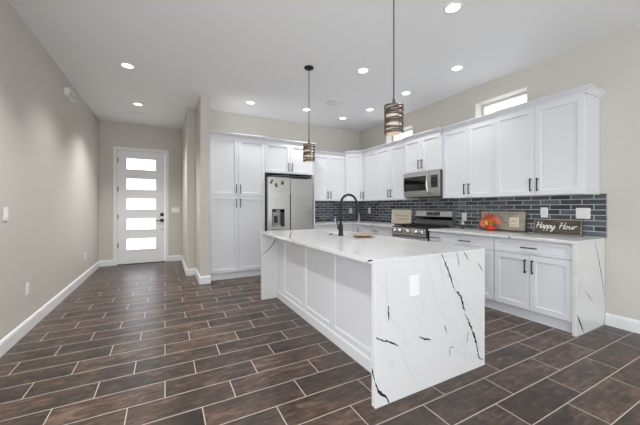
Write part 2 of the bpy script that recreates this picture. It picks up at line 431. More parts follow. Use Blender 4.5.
# --- diagonal corner
o = thing('corner_cabinet', 'white wall cabinet set diagonally across the kitchen corner with one door', 'cabinet', (3.51, 5.44, 0), 0)
A, B = (3.512, 5.442), (3.788, 5.166); pts = [A, B, (4.105, 5.166), (4.105, 5.755), (3.512, 5.755)]
MB().prism([(x-3.51, y-5.44, 1.375) for x, y in pts], (0, 0, 1.04)).build('body', 'cab_in', o)
dl = math.hypot(B[0]-A[0], B[1]-A[1])
mb = MB().sweep([(a, 2.405+z) for a, z in CROWN], [(A[0]-3.51, A[1]-5.44), (B[0]-3.51, B[1]-5.44)]); mb.build('crown_moulding', 'cab', o)
dr = shaker(dl-.02, 1.02).build('door', 'cab', o, (A[0]-3.51+.007, A[1]-5.44-.007, 1.378)); dr.rotation_euler = (0, 0, -PI/4)
pull(dr, .15, True, dl-.02-.034, .12, -.02)
# --- window wall uppers (face -x): local x runs to -y
UX = 3.81
def upper(y1, y0, label, front_x=UX, z0=1.375, fronts=None, crown=None, z1=2.405):
    w = y1-y0; d = RX-.006-front_x
    return cabinet('hanging_cabinet', label, (front_x, y1, 0), R90, w, d, z0, z1, fronts or pair(w, z0+.003, z1-.012, 'b'), crown=crown or [(0, 0), (w, 0)])
upper(5.164, 4.724, 'slim single-door white wall cabinet next to the diagonal corner cabinet', fronts=[('door', 0, .44, 1.378, 2.393, 'Lb')])
upper(4.722, 3.886, 'white two-door wall cabinet between the slim single-door one and the microwave')
upper(3.884, 3.119, 'short white two-door wall cabinet mounted over the microwave', 3.757, 1.826, crown=[(0, 0), (.765, 0)])
upper(3.117, 2.281, 'white two-door wall cabinet between the microwave and the endmost wall cabinet')
w = 2.279-1.372
upper(2.279, 1.372, 'widest white two-door wall cabinet at the open end of the run', 3.777, crown=[(0, 0), (w, 0), (w, .345)])

# --- base cabinets
BX = 3.52
BZ1 = .882
def base(y1, y0, label, fronts):
    w = y1-y0
    return cabinet('base_cabinet', label, (BX, y1, 0), R90, w, RX-.006-BX, 0, BZ1, fronts, toe=True)
w = 2.136-1.366
base(2.136, 1.366, 'white base cabinet with one wide drawer over two doors beside the marbled end panel', [('drawer', .002, w-.002, .722, .872, 'h'), ('door', .002, w/2, .118, .716, 'Rt'), ('door', w/2, w-.002, .118, .716, 'Lt')])
w = 2.90-2.14
base(2.90, 2.14, 'white base cabinet with drawer over doors behind the island end', [('drawer', .002, w-.002, .722, .872, 'h'), ('door', .002, w/2, .118, .716, 'Rt'), ('door', w/2, w-.002, .118, .716, 'Lt')])
w = 3.114-2.902
base(3.114, 2.902, 'narrow white base cabinet squeezed between the range and a wider drawer unit', [('drawer', .002, w-.002, .722, .872, 'h'), ('door', .002, w-.002, .118, .716, 'Lt')])
w = 4.87-3.888
base(4.87, 3.888, 'white base cabinet with wide drawer on the far side of the range', [('drawer', .002, w-.002, .722, .872, 'h'), ('door', .002, w/2, .118, .716, 'Rt'), ('door', w/2, w-.002, .118, .716, 'Lt')])
# corner lazy-susan unit
o = thing('corner_base_cabinet', 'white L-shaped base cabinet filling the kitchen corner', 'cabinet', (BX, 5.17, 0))
pts = [(3.23, 5.17), (3.52, 5.17), (3.52, 4.872), (4.112, 4.872), (4.112, 5.757), (3.23, 5.757)]
MB().prism([(x-BX, y-5.17, .105) for x, y in pts], (0, 0, BZ1-.105)).build('body', 'cab_in', o)
MB().prism([(x-BX+.045, y-5.17+.045, 0) for x, y in ((3.23, 5.17), (3.52, 5.17), (3.52, 4.872), (3.54, 4.872), (3.54, 5.19), (3.23, 5.19))], (0, 0, .105)).build('toe_kick', 'cab', o)
dr = shaker(.27, .755).build('door', 'cab', o, (-.288, 0, .118))
dr = shaker(.27, .755).build('door', 'cab', o, (0, -.022, .118)); dr.rotation_euler = (0, 0, R90); pull(dr, .15, True, .236, .63, -.02)
w = 3.228-2.592
cabinet('base_cabinet', 'white base cabinet under the short counter beside the refrigerator', (2.592, 5.17, 0), 0, w, .585, 0, BZ1, [('drawer', .002, w-.002, .722, .872, 'h')] + [('door', .002, w/2, .118, .716, 'Rt'), ('door', w/2, w-.002, .118, .716, 'Lt')], toe=True)

# ------------------------------------------------------------------ countertops
CX0 = 3.475
def top_fn(z): return lambda u, v: (u, v, z)
c = thing('countertop', 'white quartz counter with dark veined waterfall end beside the happy hour sign', 'countertop', (CX0, 1.33, 0))
mb = MB().box(0, RX-.014-CX0, 0, 3.114-1.33, BZ1+.002, CT, 0, .002)
mb.strip([(.05, .46), (.0, .60)], .014, lambda u, v: (u, v, CT+.0006), 1)
mb.strip([(.60, BZ1+.004), (.628, CT)], .013, lambda u, v: (-.0006, u, v), 1)
mb.strip([(.06, 1.3), (.22, .9), (.30, .3)], .01, lambda u, v: (u, v, CT+.0006), 2)
mb.build('slab', ['quartz', 'vein', 'veinlight'], c)
mb = MB().box(0, RX-.006-CX0, 0, .033, 0, BZ1+.0015, 0, .0015)
fn = lambda u, v: (u-CX0, -.0007, v)
for L, wd in (([(3.865, .905), (3.96, .711), (4.039, .492), (4.108, .29)], .011), ([(3.655, .415), (3.75, .345), (3.831, .283)], .010), ([(3.485, .215), (3.544, .13), (3.628, .009)], .02)):
    mb.strip(L, wd, fn, 1 if wd != .010 else 3)
mb.strip([(4.04, .583), (4.10, .545)], .008, fn, 2); mb.strip([(3.544, .497), (3.655, .415)], .008, fn, 2); mb.strip([(3.97, .135), (4.09, .02)], .009, fn, 2); mb.strip([(3.53, .5), (3.57, .36)], .006, fn, 2)
mb.strip([(.20, .30), (.033-.012, .215)], .014, lambda u, v: (-.0007, u if u < .03 else .03, v), 1)
mb.build('waterfall_panel', ['quartz', 'vein', 'veinlight', 'veinbrown'], c)
c = thing('countertop', 'L-shaped white quartz counter wrapping the corner between refrigerator and range', 'countertop', (CX0, 5.125, 0))
pts = [(2.591, 5.125), (CX0, 5.125), (CX0, 3.887), (RX-.014, 3.887), (RX-.014, KY-.014), (2.591, KY-.014)]
mb = MB().prism([(x-CX0, y-5.125, BZ1+.002) for x, y in pts], (0, 0, CT-BZ1-.002))
mb.strip([(.25, -.40), (.12, -.56), (0, -.63), (0, -.66)], .014, lambda u, v: (u, v, CT+.0006), 1)
mb.strip([(-.66, CT), (-.70, BZ1+.01)], .013, lambda u, v: (-.0006, u, v), 1)
mb.build('slab', ['quartz', 'vein'], c)

# ------------------------------------------------------------------ island
IX0, IX1, IY0, IY1 = 1.142, 2.222, 1.43, 3.868; TT = .040
SX0, SX1, SY0, SY1 = 1.875, 2.155, 2.74, 3.36
PX = 1.372
o = thing('island_cabinet', 'white kitchen island base with recessed panels under the quartz overhang', 'cabinet', (PX, IY1-TT, 0))
Lh = IY1-IY0-2*TT
sa, sb = SY0-.03-(IY1-TT), SY1+.03-(IY1-TT); xa, xb = SX0-.03-PX, SX1+.004-PX
mb = MB().box(.02, xa, -Lh+.001, -.001, .10, CT-.032).box(xa, 2.165-PX, -Lh+.001, sa, .10, CT-.032).box(xa, 2.165-PX, sb, -.001, .10, CT-.032).box(xa, 2.165-PX, sa, sb, .10, .62)
mb.build('body', 'cab', o)
MB().box(.02, 2.10-PX, -Lh+.001, -.001, 0, .10).build('plinth', 'cab', o)
pw = .63; s0 = .215
MB().box(0, .02, -s0, -.001, .098, CT-.032).build('stile', 'cab', o); MB().box(0, .02, -Lh+.001, -s0-3*pw, .098, CT-.032).build('stile', 'cab', o)
for i in range(3):
    p = shaker(pw-.001, CT-.034-.098, .045, .02, .011, .012, .05).build('panel', 'cab', o, (.02, -s0-i*pw, .098)); p.rotation_euler = (0, 0, R90)
mb = MB(); mb.prism([(0.019, -.001, 0), (-.012, -.001, 0), (-.012, -.001, .085), (-.004, -.001, .097), (.019, -.001, .097)], (0, -Lh+.002, 0)); mb.build('base_moulding', 'cab', o)
# kitchen-side doors
for i in range(4):
    ww = Lh/4; dd = shaker(ww-.004, .755).build('door', 'cab', o, (2.165-PX, -Lh+i*ww+.002, .118)); dd.rotation_euler = (0, 0, PI/2)
    pull(dd, .15, True, (ww-.038) if i % 2 == 0 else .034, .63, -.02)

c = thing('island_countertop', 'thick white quartz island top with dark veined waterfall ends', 'countertop', (0, 0, 0))
SX0, SX1, SY0, SY1 = 1.875, 2.155, 2.74, 3.36
z0, z1 = CT-.030, CT
mb = MB(); bm = mb.bm
def rect(x0, x1, y0, y1, z): return [bm.verts.new(p) for p in ((x0, y0, z), (x1, y0, z), (x1, y1, z), (x0, y1, z))]
e = .002
Q = [rect(SX0, SX1, SY0, SY1, z0), rect(SX0, SX1, SY0, SY1, z1), rect(IX0+e, IX1-e, IY0+e, IY1-e, z1), rect(IX0, IX1, IY0, IY1, z1-e), rect(IX0, IX1, IY0, IY1, z0)]
for a, b in zip(Q, Q[1:]+Q[:1]):
    for i in range(4): bm.faces.new((a[i], a[(i+1) % 4], b[(i+1) % 4], b[i]))
tf = lambda u, v: (u, v, CT+.0006)
mb.strip([(1.55, 3.72), (1.40, 3.42), (1.301, 3.199), (1.16, 2.88), (1.141, 2.74)], .011, tf, 3)
mb.strip([(2.735, CT), (2.71, z0)], .01, lambda u, v: (IX0-.0007, u, v), 3)
mb.strip([(1.515, z0+.003), (1.492, z0+.016), (1.455, CT-.003)], .010, lambda u, v: (IX0-.0007, u, v), 1)
mb.strip([(1.75, 2.1), (1.95, 1.95), (2.208, 1.547)], .012, tf, 2); mb.strip([(1.30, 2.3), (1.62, 2.12), (1.961, 2.16)], .010, tf, 2)
mb.strip([(1.70, 1.50), (1.722, 1.434)], .009, tf, 1)
mb.build('slab', ['quartz', 'vein', 'veinlight', 'veinbrown'], c)
mb = MB().box(IX0, IX1, IY0, IY0+TT, 0, z0-.0005, 0, .002)
fn = lambda u, v: (u, IY0-.0007, min(v, CT-.004))
V = dict(main=[(1.724, .910), (1.744, .883), (1.775, .827), (1.807, .77), (1.844, .683), (1.872, .627)], main2=[(1.876, .622), (1.907, .604), (1.935, .585), (1.955, .52), (1.983, .464)],
         main3=[(1.975, .45), (2.018, .39), (2.089, .262), (2.120, .185), (2.150, .075), (2.205, .045)], sec=[(1.885, .912), (1.905, .861), (1.916, .80)],
         third=[(1.961, .912), (2.03, .836)], fourth=[(2.14, .812), (2.195, .736)], left=[(1.241, .624), (1.249, .522)], mid=[(1.142, .441), (1.208, .405), (1.265, .386), (1.329, .347)],
         bot=[(1.139, .165), (1.155, .125), (1.177, .087), (1.216, .065), (1.257, .006)], s1=[(1.509, .371), (1.566, .342), (1.624, .321)], s2=[(1.76, .401), (1.786, .328)],
         hook=[(1.812, .168), (1.818, .231), (1.862, .219)], s3=[(2.018, .309), (2.006, .222)])
W = dict(main=.013, main2=.02, main3=.017, sec=.008, third=.010, fourth=.010, left=.009, mid=.012, bot=.02, s1=.011, s2=.007, hook=.007, s3=.008)
for k, L in V.items(): mb.strip(L, W[k], fn, 1)
for L in ([(1.69, .905), (1.75, .70), (1.72, .52)], [(1.22, .87), (1.235, .70), (1.241, .624)], [(1.329, .347), (1.42, .17), (1.47, .09)], [(1.866, .20), (2.0, .12), (2.1, .05)], [(1.62, .8), (1.66, .6), (1.78, .42)], [(1.93, .56), (2.02, .50), (2.10, .42)]):
    mb.strip(L, .006, fn, 2)
mb.strip([(1.466, .235), (1.45, .20), (1.434, .165)], .016, lambda u, v: (IX0-.0007, u, v), 1)
mb.build('waterfall_panel', ['quartz', 'vein', 'veinlight'], c)
mb = MB().box(IX0, IX1, IY1-TT, IY1, 0, z0-.0005, 0, .002)
mb.strip([(1.144, .59), (1.19, .632), (1.243, .671), (1.341, .794), (1.37, .85)], .013, lambda u, v: (u, IY1-TT-.0008, v), 1)
mb.build('waterfall_panel', ['quartz', 'vein'], c)

# sink
s = thing('sink', 'white undermount sink set into the island top behind the faucet', 'sink', ((SX0+SX1)/2, (SY0+SY1)/2, z0-.20))
hx, hy = (SX1-SX0)/2, (SY1-SY0)/2; mb = MB(); bm = mb.bm
def rz_(k, z): return [bm.verts.new(p) for p in ((-hx-k, -hy-k, z), (hx+k, -hy-k, z), (hx+k, hy+k, z), (-hx-k, hy+k, z))]
Q = [rz_(.02, .199), rz_(-.001, .199), rz_(-.006, .02), rz_(-.02, .008), rz_(-.12, .004)]
for a, b in zip(Q, Q[1:]):
    for i in range(4): bm.faces.new((a[i], a[(i+1) % 4], b[(i+1) % 4], b[i]))
bm.faces.new(Q[-1]); mb.build('basin', 'sinkwhite', s, fixn=False)
MB().lathe([(.04, .005), (.04, .009), (.02, .007)], (0, 0, 0), 18).build('drain', 'chrome', s)

# faucet
FX, FY = 1.79, 2.872
f = thing('faucet', 'tall matte black gooseneck pull-down faucet on the island', 'faucet', (FX, FY, CT))
MB().lathe([(.034, 0), (.034, .006), (.027, .012), (.0255, .125), (.022, .135), (.0155, .142), (.0155, .15)], seg=20).build('base', 'black', f)
pts = [(0, 0, .15), (0, 0, .36)]; R = .112
for i in range(1, 17):
    a = PI-PI*i/16*1.0; pts.append((R+R*math.cos(a), 0, .36+R*math.sin(a)))
pts += [(2*R, 0, .30)]
ptsd = []
for a, b in zip(pts, pts[1:]):
    for k in range(3): ptsd.append(Vector(a).lerp(Vector(b), k/3))
ptsd.append(Vector(pts[-1]))
MB().tube(ptsd, .0135, 12).build('neck', 'black', f)
MB().lathe([(.0155, .30), (.019, .285), (.019, .20), (.016, .175), (.010, .173)], (2*R, 0, 0), 16).build('spray_head', 'black', f)
MB().tube([(0, 0, .235), (2*R-.02, 0, .235)], .006, 8).lathe([(.021, .225), (.021, .245)], (2*R, 0, 0), 16).build('spray_dock', 'black', f)
mb = MB(); mb.tube([(0, .02, .085), (0, .052, .085)], .019, 14); mb.tube([(0, .046, .085), (-.008, .075, .15), (-.012, .09, .215)], [.008, .007, .006], 8); mb.build('lever', 'black', f)
tag(MB().lathe([(.026, 0), (.026, .004), (.018, .007), (.010, .009)], seg=20).build('air_switch', 'black', None, (1.752, 3.03, CT)), 'small flat black air switch button set in the island top near the faucet', 'button')
# wooden bowl
b = thing('wooden_bowl', 'shallow round tan wooden bowl on the island top beyond the faucet', 'bowl', (1.915, 2.605, CT))
MB().lathe([(.05, 0), (.055, .004), (.085, .014), (.120, .026), (.126, .031), (.121, .033), (.085, .022), (.05, .016), (.0, .015)], seg=32, caps=False).build('bowl', 'wood_tan', b)
mbf = MB().lathe([(.05, 0), (.0, .0005)], seg=32, caps=False); mbf.build('foot', 'board_dark', b, (0, 0, .0002))

# ------------------------------------------------------------------ wall plates
def plate(name, label, cat, loc, rz, w, h, kind, group=None):
    o = thing(name, label, cat, loc, rz, group)
    MB().box(-w/2, w/2, -.007, 0, -h/2, h/2, 0, .0025, 2).build('cover_plate', 'plate', o)
    n = max(1, round((w-.03)/.046))
    for i in range(n):
        cx = (i-(n-1)/2)*.046
        if kind == 'outlet':
            for zz in (-.021, .021):
                r = MB().box(cx-.017, cx+.017, -.010, -.006, zz-.015, zz+.015, 0, .004, 2)
                for q in (-.006, .006): r.box(cx+q-.0012, cx+q+.0012, -.0105, -.0098, zz-.002, zz+.007, 1)
                r.build('socket', ['plate', 'slot'], o)
        else:
            MB().box(cx-.0165, cx+.0165, -.0085, -.006, -.033, .033, 1).prism([(cx-.015, -.0085, -.031), (cx-.015, -.0115, -.031), (cx-.015, -.009, .031), (cx-.015, -.0085, .031)], (.03, 0, 0)).build('rocker', ['plate', 'plate_edge'], o)
    return o
BSX = RX-.0125
plate('light_switch', 'white light switch plate on the long plain wall', 'light switch', (LX, 3.50, 1.18), PI/2, .075, .118, 'switch')
plate('wall_outlet', 'white outlet low on the long plain wall, below the light switch', 'outlet', (LX, 3.945, .425), PI/2, .075, .118, 'outlet')
plate('wall_outlet', 'white outlet low on the long plain wall near the entry', 'outlet', (LX, 6.35, .40), PI/2, .075, .118, 'outlet')
plate('light_switch', 'wide three-gang white switch plate beside the front door', 'light switch', (.215, DY, 1.175), 0, .165, .118, 'switch')
plate('light_switch', 'slim white switch plate on the stepped wall end beside the pantry', 'light switch', (.505, 5.16, 1.185), R90, .075, .118, 'switch')
plate('wall_outlet', 'white outlet on the marbled end of the island', 'outlet', (1.464, IY0-.0008, .72), 0, .086, .135, 'switch')
plate('wall_outlet', 'white outlet on the tiles just above the happy hour sign', 'outlet', (BSX, 1.886, 1.175), R90, .078, .125, 'outlet')
plate('light_switch', 'double white switch plate on the tiles at the end of the backsplash', 'light switch', (BSX, 1.51, 1.172), R90, .128, .12, 'switch')
plate('wall_outlet', 'white outlet on the tiles between the range and the pumpkin decoration', 'outlet', (BSX, 2.972, 1.09), R90, .08, .125, 'outlet')
plate('wall_outlet', 'white outlet on the window-side tiles close to the corner', 'outlet', (BSX, 5.36, 1.165), R90, .078, .125, 'outlet')
plate('wall_outlet', 'white outlet on the tiles of the refrigerator wall', 'outlet', (3.86, KY-.0125, 1.16), 0, .085, .12, 'outlet')
# chime
o = thing('door_chime', 'white rounded chime box high on the long plain wall', 'door chime', (LX, 5.34, 2.775), PI/2)
mb = MB(); pts = [(-.17, 0, 0), (-.17, 0, .105), (.11, 0, .105), (.15, 0, .085), (.17, 0, .045), (.17, 0, 0)]
mb.prism(pts, (0, -.055, 0)); mb.build('housing', 'plate', o); mb = MB()
for i in range(5): mb.box(-.15, .13, -.057, -.055, .018+.013*i, .022+.013*i)
mb.build('grille', 'slot', o)

# ------------------------------------------------------------------ refrigerator
FRX0, FRX1, FRY = 1.615, 2.525, 5.06
o = thing('refrigerator', 'stainless steel side-by-side refrigerator with water dispenser', 'refrigerator', (FRX0, FRY, 0))
w = FRX1-FRX0; sp = .445
MB().box(.005, w-.005, .075, .68, .02, 1.775, 0, .004).box(.02, w-.02, .10, .62, 0, .02).build('body', 'darkgrey', o)
MB().box(.0, w-.03, .02, .20, 1.795, 1.822, 0, .004).build('top_strip', 'blackmatte', o)  # black strip along the top of the refrigerator
DX0, DX1, DZ0, DZ1 = .085, .325, .885, 1.205
mb = MB()
mb.box(.012, DX0, 0, .07, .06, 1.785); mb.box(DX1, sp-.012, 0, .07, .06, 1.785); mb.box(DX0, DX1, 0, .07, .06, DZ0); mb.box(DX0, DX1, 0, .07, DZ1, 1.785)
dl = mb.build('freezer_door', 'steel_fridge', o)
q = MB(); q.box(DX0, DX1, .055, .069, DZ0, DZ1); q.box(DX0, DX0+.012, .002, .055, DZ0, DZ1); q.box(DX1-.07, DX1, -.002, .055, DZ0, DZ1); q.box(DX0, DX1, -.002, .055, DZ1-.05, DZ1)
dsp = q.build('dispenser', 'blackgloss', dl)
MB().box(DX0+.012, DX1-.07, .035, .055, DZ0+.02, DZ1-.05).box(DX0+.012, DX1-.07, -.004, .055, DZ0, DZ0+.022, 0, .003).build('drip_tray', 'steeldark', dsp)
MB().box(DX0+.05, DX0+.115, .02, .035, DZ0+.07, DZ0+.2, 0, .008).build('paddle', 'blackmatte', dsp)
MB().box(DX0+.085, DX0+.15, -.0035, -.002, DZ1-.042, DZ1-.016).build('display', 'slot', dsp)
MB().box(sp+.012, w, 0, .07, .06, 1.775, 0, .006, 2).build('fridge_door', 'steel_fridge', o)
MB().box(sp-.0105, sp+.0105, .004, .06, .06, 1.475).build('handle_recess', 'blackmatte', o)
MB().box(sp-.0105, sp+.0105, .004, .06, 1.475, 1.775).build('door_seal', 'steeldark', o)
MB().box(.01, w-.01, .03, .07, .01, .055).build('kick_grille', 'darkgrey', o)
for nm, lb, x, z, rot, sz in (('fridge_magnet', 'dark elongated magnet highest on the freezer door', 1.69, 1.70, .5, (.022, .045)), ('fridge_magnet', 'dark magnet lowest of those on the freezer door', 1.778, 1.637, -.4, (.03, .036)), ('fridge_magnet', 'dark magnet closest to the middle of the refrigerator doors', 1.90, 1.683, .15, (.036, .034))):
    g = thing(nm, lb, 'magnet', (x, FRY-.0005, z)); g.rotation_euler = (0, rot, 0)
    MB().prism([(a*sz[0], 0, b*sz[1]) for a, b in ((-.9, -.7), (-.2, -1), (.8, -.6), (.6, .2), (1, .7), (.1, 1), (-.8, .8), (-.6, 0))], (0, -.008, 0)).build('token', 'blackmatte', g)
    MB().prism([(a*sz[0], -.008, b*sz[1]) for a, b in ((-.3, -.2), (.3, -.1), (.2, .4), (-.3, .3))], (0, -.002, 0)).build('motif', 'tan_ink', g)
tag(MB().box(-.028, .028, -.0012, 0, -.03, .03).build('sticker', 'yellow_sticker', None, (1.95, FRY-.0006, 1.69)), 'pale yellow sticker on the freezer door beside a magnet', 'sticker')

# ------------------------------------------------------------------ range
o = thing('gas_range', 'stainless steel gas range with black grates set between the counters', 'stove', (3.45, 3.88, 0), R90)
w = .758; dp = RX-.016-3.45
MB().box(0.002, w-.002, .03, dp, .03, .905, 0, .002).box(.03, w-.03, .08, dp-.05, 0, .03).build('body', 'blackmatte', o)
MB().box(.004, w-.004, 0, .03, .05, .195, 0, .004).build('storage_drawer', 'steel', o)
od = MB().box(.004, w-.004, 0, .03, .205, .775, 0, .004).build('oven_door', 'steel', o)
MB().box(.1, w-.1, -.002, .001, .30, .62).build('oven_window', 'blackgloss', od)
mb = MB().tube([(.06, -.05, .725), (w-.06, -.05, .725)], .012, 12)
for x in (.08, w-.08): mb.tube([(x, -.05, .725), (x, 0, .725)], .009, 8)
mb.build('oven_handle', 'chrome', od)
MB().prism([(.002, .0, .785), (.002, -.012, .795), (.002, 0.005, .905), (.002, .05, .905), (.002, .05, .785)], (w-.004, 0, 0)).build('control_panel', 'steel', o)
for x in (.085, .20, .379, .558, .673):
    k = MB().lathe([(.036, .0), (.036, -.010), (.031, -.014), (.029, -.038), (.023, -.042)], (x, -.006, .848), 18, 0, 'Y').build('knob', 'steel', o)
    MB().box(x-.003, x+.003, -.0495, -.047, .85, .870).build('pointer', 'blackmatte', k)
MB().box(.002, w-.002, .005, dp-.11, .905, .922, 0, .004).build('cooktop', 'blackmatte', o)
for cx in (.135, .379, .623):
    x0, x1 = cx-.115, cx+.115; y0, y1 = .05, .50; mb = MB(); t_ = .006
    for x in (x0, x1): mb.box(x-t_, x+t_, y0, y1, .935, .952)
    for y in (y0, y1): mb.box(x0, x1, y-t_, y+t_, .935, .952)
    for y in (y0+.11, (y0+y1)/2, y1-.11): mb.box(x0, x1, y-t_, y+t_, .937, .950)
    mb.box(cx-t_, cx+t_, y0, y1, .937, .950)
    for x in (x0, x1):
        for y in (y0, y1): mb.box(x-.008, x+.008, y-.008, y+.008, .921, .94)
    mb.build('grate', 'iron', o)
    for y in ((y0+.11, y1-.11) if cx != .379 else ((y0+y1)/2,)):
        MB().lathe([(.045, .921), (.045, .928), (.034, .932), (.030, .936), (.012, .937)], (cx, y, 0), 18).build('burner', 'iron', o)
# backguard
bg0 = dp-.10
MB().prism([(.002, bg0+.02, .922), (.002, bg0+.015, 1.03), (.002, dp, 1.03), (.002, dp, .922)], (w-.004, 0, 0)).build('back_riser', 'riser_grey', o)
MB().prism([(.0, bg0+.03, 1.03), (.0, bg0-.005, 1.035), (.0, bg0-.012, 1.06), (.0, bg0+.005, 1.085), (.0, bg0+.03, 1.085)], (w, 0, 0)).build('vent_lip', 'blackgloss', o)
g = MB().prism([(.0, bg0+.004, 1.085), (.0, bg0+.035, 1.178), (.0, bg0+.05, 1.188), (.0, dp, 1.188), (.0, dp, 1.03), (.0, bg0+.03, 1.03)], (w, 0, 0)).build('backguard', 'steel', o)
MB().prism([(.24, bg0+.0055, 1.096), (.24, bg0+.0285, 1.165), (.24, bg0+.034, 1.165), (.24, bg0+.011, 1.096)], (.28, 0, 0)).build('clock_display', 'blackgloss', g)
MB().prism([(.355, bg0+.019, 1.142), (.355, bg0+.0235, 1.156), (.355, bg0+.027, 1.156), (.355, bg0+.0225, 1.142)], (.03, 0, 0)).build('indicator', 'slot', g)
MB().box(w-.003, w+.0, -.012, .05, .775, .915).build('side_trim', 'blackmatte', o)

# ------------------------------------------------------------------ microwave
o = thing('microwave', 'stainless over-the-range microwave hung beneath the short wall cabinet', 'microwave', (3.715, 3.88, 1.40), R90)
w = .758; hh = .420; dp = RX-.016-3.715
MB().prism([(0, .03, 0.012), (0, .12, .0), (0, dp, 0), (0, dp, hh), (0, .03, hh)], (w, 0, 0)).build('body', 'darkgrey', o)
dw = .588
def bowed(x0, x1, z0, z1, th=.03):
    mb = MB(); n = 10; pr = [(0, 0), (-.0, .0)]
    prof = []
    for i in range(n+1):
        z = z0+(z1-z0)*i/n; tt = (z-0)/hh
        prof.append((0.024*(1-tt)**3 if tt < 1 else 0, z))
    mb.prism([(x0, th, z0)]+[(x0, y, z) for y, z in prof]+[(x0, th, z1)], (x1-x0, 0, 0)); return mb
bowed(0, dw, .012, hh-.002).build('door', 'steel', o)
od = [c_ for c_ in o.children if c_.name.startswith('door')][0]
MB().prism([(.018, .0095, .112), (.018, .0045, .155), (.018, -.002, .22), (.018, -.002, .350), (.018, .008, .350), (.018, .02, .112)], (dw-.086, 0, 0)).build('window', 'blackgloss', od)
bowed(dw+.002, w, .012, hh-.002).build('control_column', 'steel', o)
oc = [c_ for c_ in o.children if c_.name.startswith('control_column')][0]
pk = MB().prism([(dw+.020, .0095, .125), (dw+.020, .0045, .165), (dw+.020, -.002, .23), (dw+.020, -.002, .348), (dw+.020, .008, .348), (dw+.020, .02, .125)], (.125, 0, 0)).build('keypad', 'blackgloss', oc)
mb = MB()
for r in range(6):
    for q_ in range(3): mb.box(dw+.036+q_*.034, dw+.057+q_*.034, .002-.0011*r, .008, .15+r*.025, .163+r*.025)
mb.box(dw+.034, dw+.13, -.0032, -.001, .312, .338); mb.build('buttons', 'darkgrey', pk)
mb = MB(); pts = []
for i in range(15):
    a = i/14; pts.append((dw-.03, -.02-.028*math.sin(PI*a), .06+.33*a))
mb.tube(pts, .013, 10)
for z in (.065, .385): mb.tube([(dw-.03, -.02, z), (dw-.03, .012, z)], .010, 8)
mb.build('handle', 'chrome', od)
MB().box(.06, w-.06, .1, .3, -.004, .001).build('vent_grille', 'blackmatte', o)

# ------------------------------------------------------------------ counter decor
# happy hour sign, leaning
TX = RX-.013
def lean(name, label, cat, y_mid, x_foot, ang):
    o = thing(name, label, cat, (x_foot, y_mid, CT+.004)); o.rotation_euler = Matrix.Rotation(R90, 3, 'Z').to_euler()
    o.rotation_euler = (Matrix.Rotation(R90, 3, 'Z') @ Matrix.Rotation(-ang, 3, 'X')).to_euler(); return o
def bez(P, n=6):
    P = [Vector(p) for p in P]; out = []
    for i in range(len(P)-1):
        a, b, c_, d_ = P[max(i-1, 0)], P[i], P[i+1], P[min(i+2, len(P)-1)]
        for k in range(n):
            t_ = k/n; out.append(.5*((2*b)+(c_-a)*t_+(2*a-5*b+4*c_-d_)*t_*t_+(3*b-a-3*c_+d_)*t_**3))
    out.append(P[-1]); return out
def letter_H(x): return [[(x-.1, 1.75), (x+.15, 2.0), (x+.2, 1.9), (x+.15, 1), (x+.1, 0)], [(x+1.15, 2.05), (x+1.1, 1), (x+1.1, .2), (x+1.25, 0), (x+1.45, .3)], [(x-.15, .95), (x+.5, 1.0), (x+1.25, 1.15)]]
def letter_a(x): return [[(x+.72, .85), (x+.4, 1), (x+.08, .7), (x+.05, .2), (x+.3, 0), (x+.6, .3), (x+.76, .95), (x+.72, .3), (x+.85, .02), (x+1.1, .3)]]
def letter_p(x): return [[(x, 1.0), (x+.02, 0), (x, -.95)], [(x+.02, .5), (x+.25, .95), (x+.55, .9), (x+.62, .4), (x+.4, .02), (x+.1, .1)], [(x+.5, .05), (x+.85, .4)]]
def letter_y(x): return [[(x, .95), (x+.02, .25), (x+.25, 0), (x+.6, .4), (x+.72, .98), (x+.7, -.5), (x+.45, -1.0), (x+.2, -.8), (x+.5, -.2), (x+1.1, .35)]]
def letter_o(x): return [[(x+.4, .98), (x+.08, .75), (x+.05, .2), (x+.35, 0), (x+.68, .3), (x+.65, .8), (x+.4, .98), (x+.75, .75), (x+1.0, .8)]]
def letter_u(x): return [[(x, .95), (x+.02, .25), (x+.25, 0), (x+.6, .4), (x+.72, .98), (x+.72, .25), (x+.9, .02), (x+1.1, .35)]]
def letter_r(x): return [[(x, 1.0), (x+.02, .5), (x+.0, 0)], [(x+.02, .45), (x+.22, .9), (x+.5, 1.0), (x+.75, .82)]]
o = lean('wooden_sign', 'dark wooden sign with white script reading happy hour, leaning on the tiles', 'sign', 1.742, 4.045, .2)
MB().box(-.236, .236, -.004, .014, 0, .178, 0, .002).build('board', 'board_dark', o)
mb = MB().box(-.236, .236, -.007, .014, 0, .006); mb.box(-.236, .236, -.007, .014, .172, .178); mb.box(.230, .236, -.007, .014, 0, .178); mb.box(-.236, -.230, -.007, .014, 0, .178); mb.build('frame', 'board_light', o)
strokes = letter_H(0)+letter_a(1.45)+letter_p(2.6)+letter_p(3.5)+letter_y(4.4)+letter_H(6.6)+letter_o(8.1)+letter_u(9.2)+letter_r(10.35)
sc = .0362; mb = MB()
for st in strokes: mb.tube([((p.x+.28*p.y-5.85)*sc, -.0055, .072+p.y*sc) for p in bez([(a, b, 0) for a, b in st])], .0042, 6)
mb.build('lettering', 'white_ink', o)
mb = MB()
mb.tube([(-.03+.006*i, -.005, .150+.004*(i % 2)) for i in range(12)], .002, 5); mb.build('small_lettering', 'tan_ink', o)
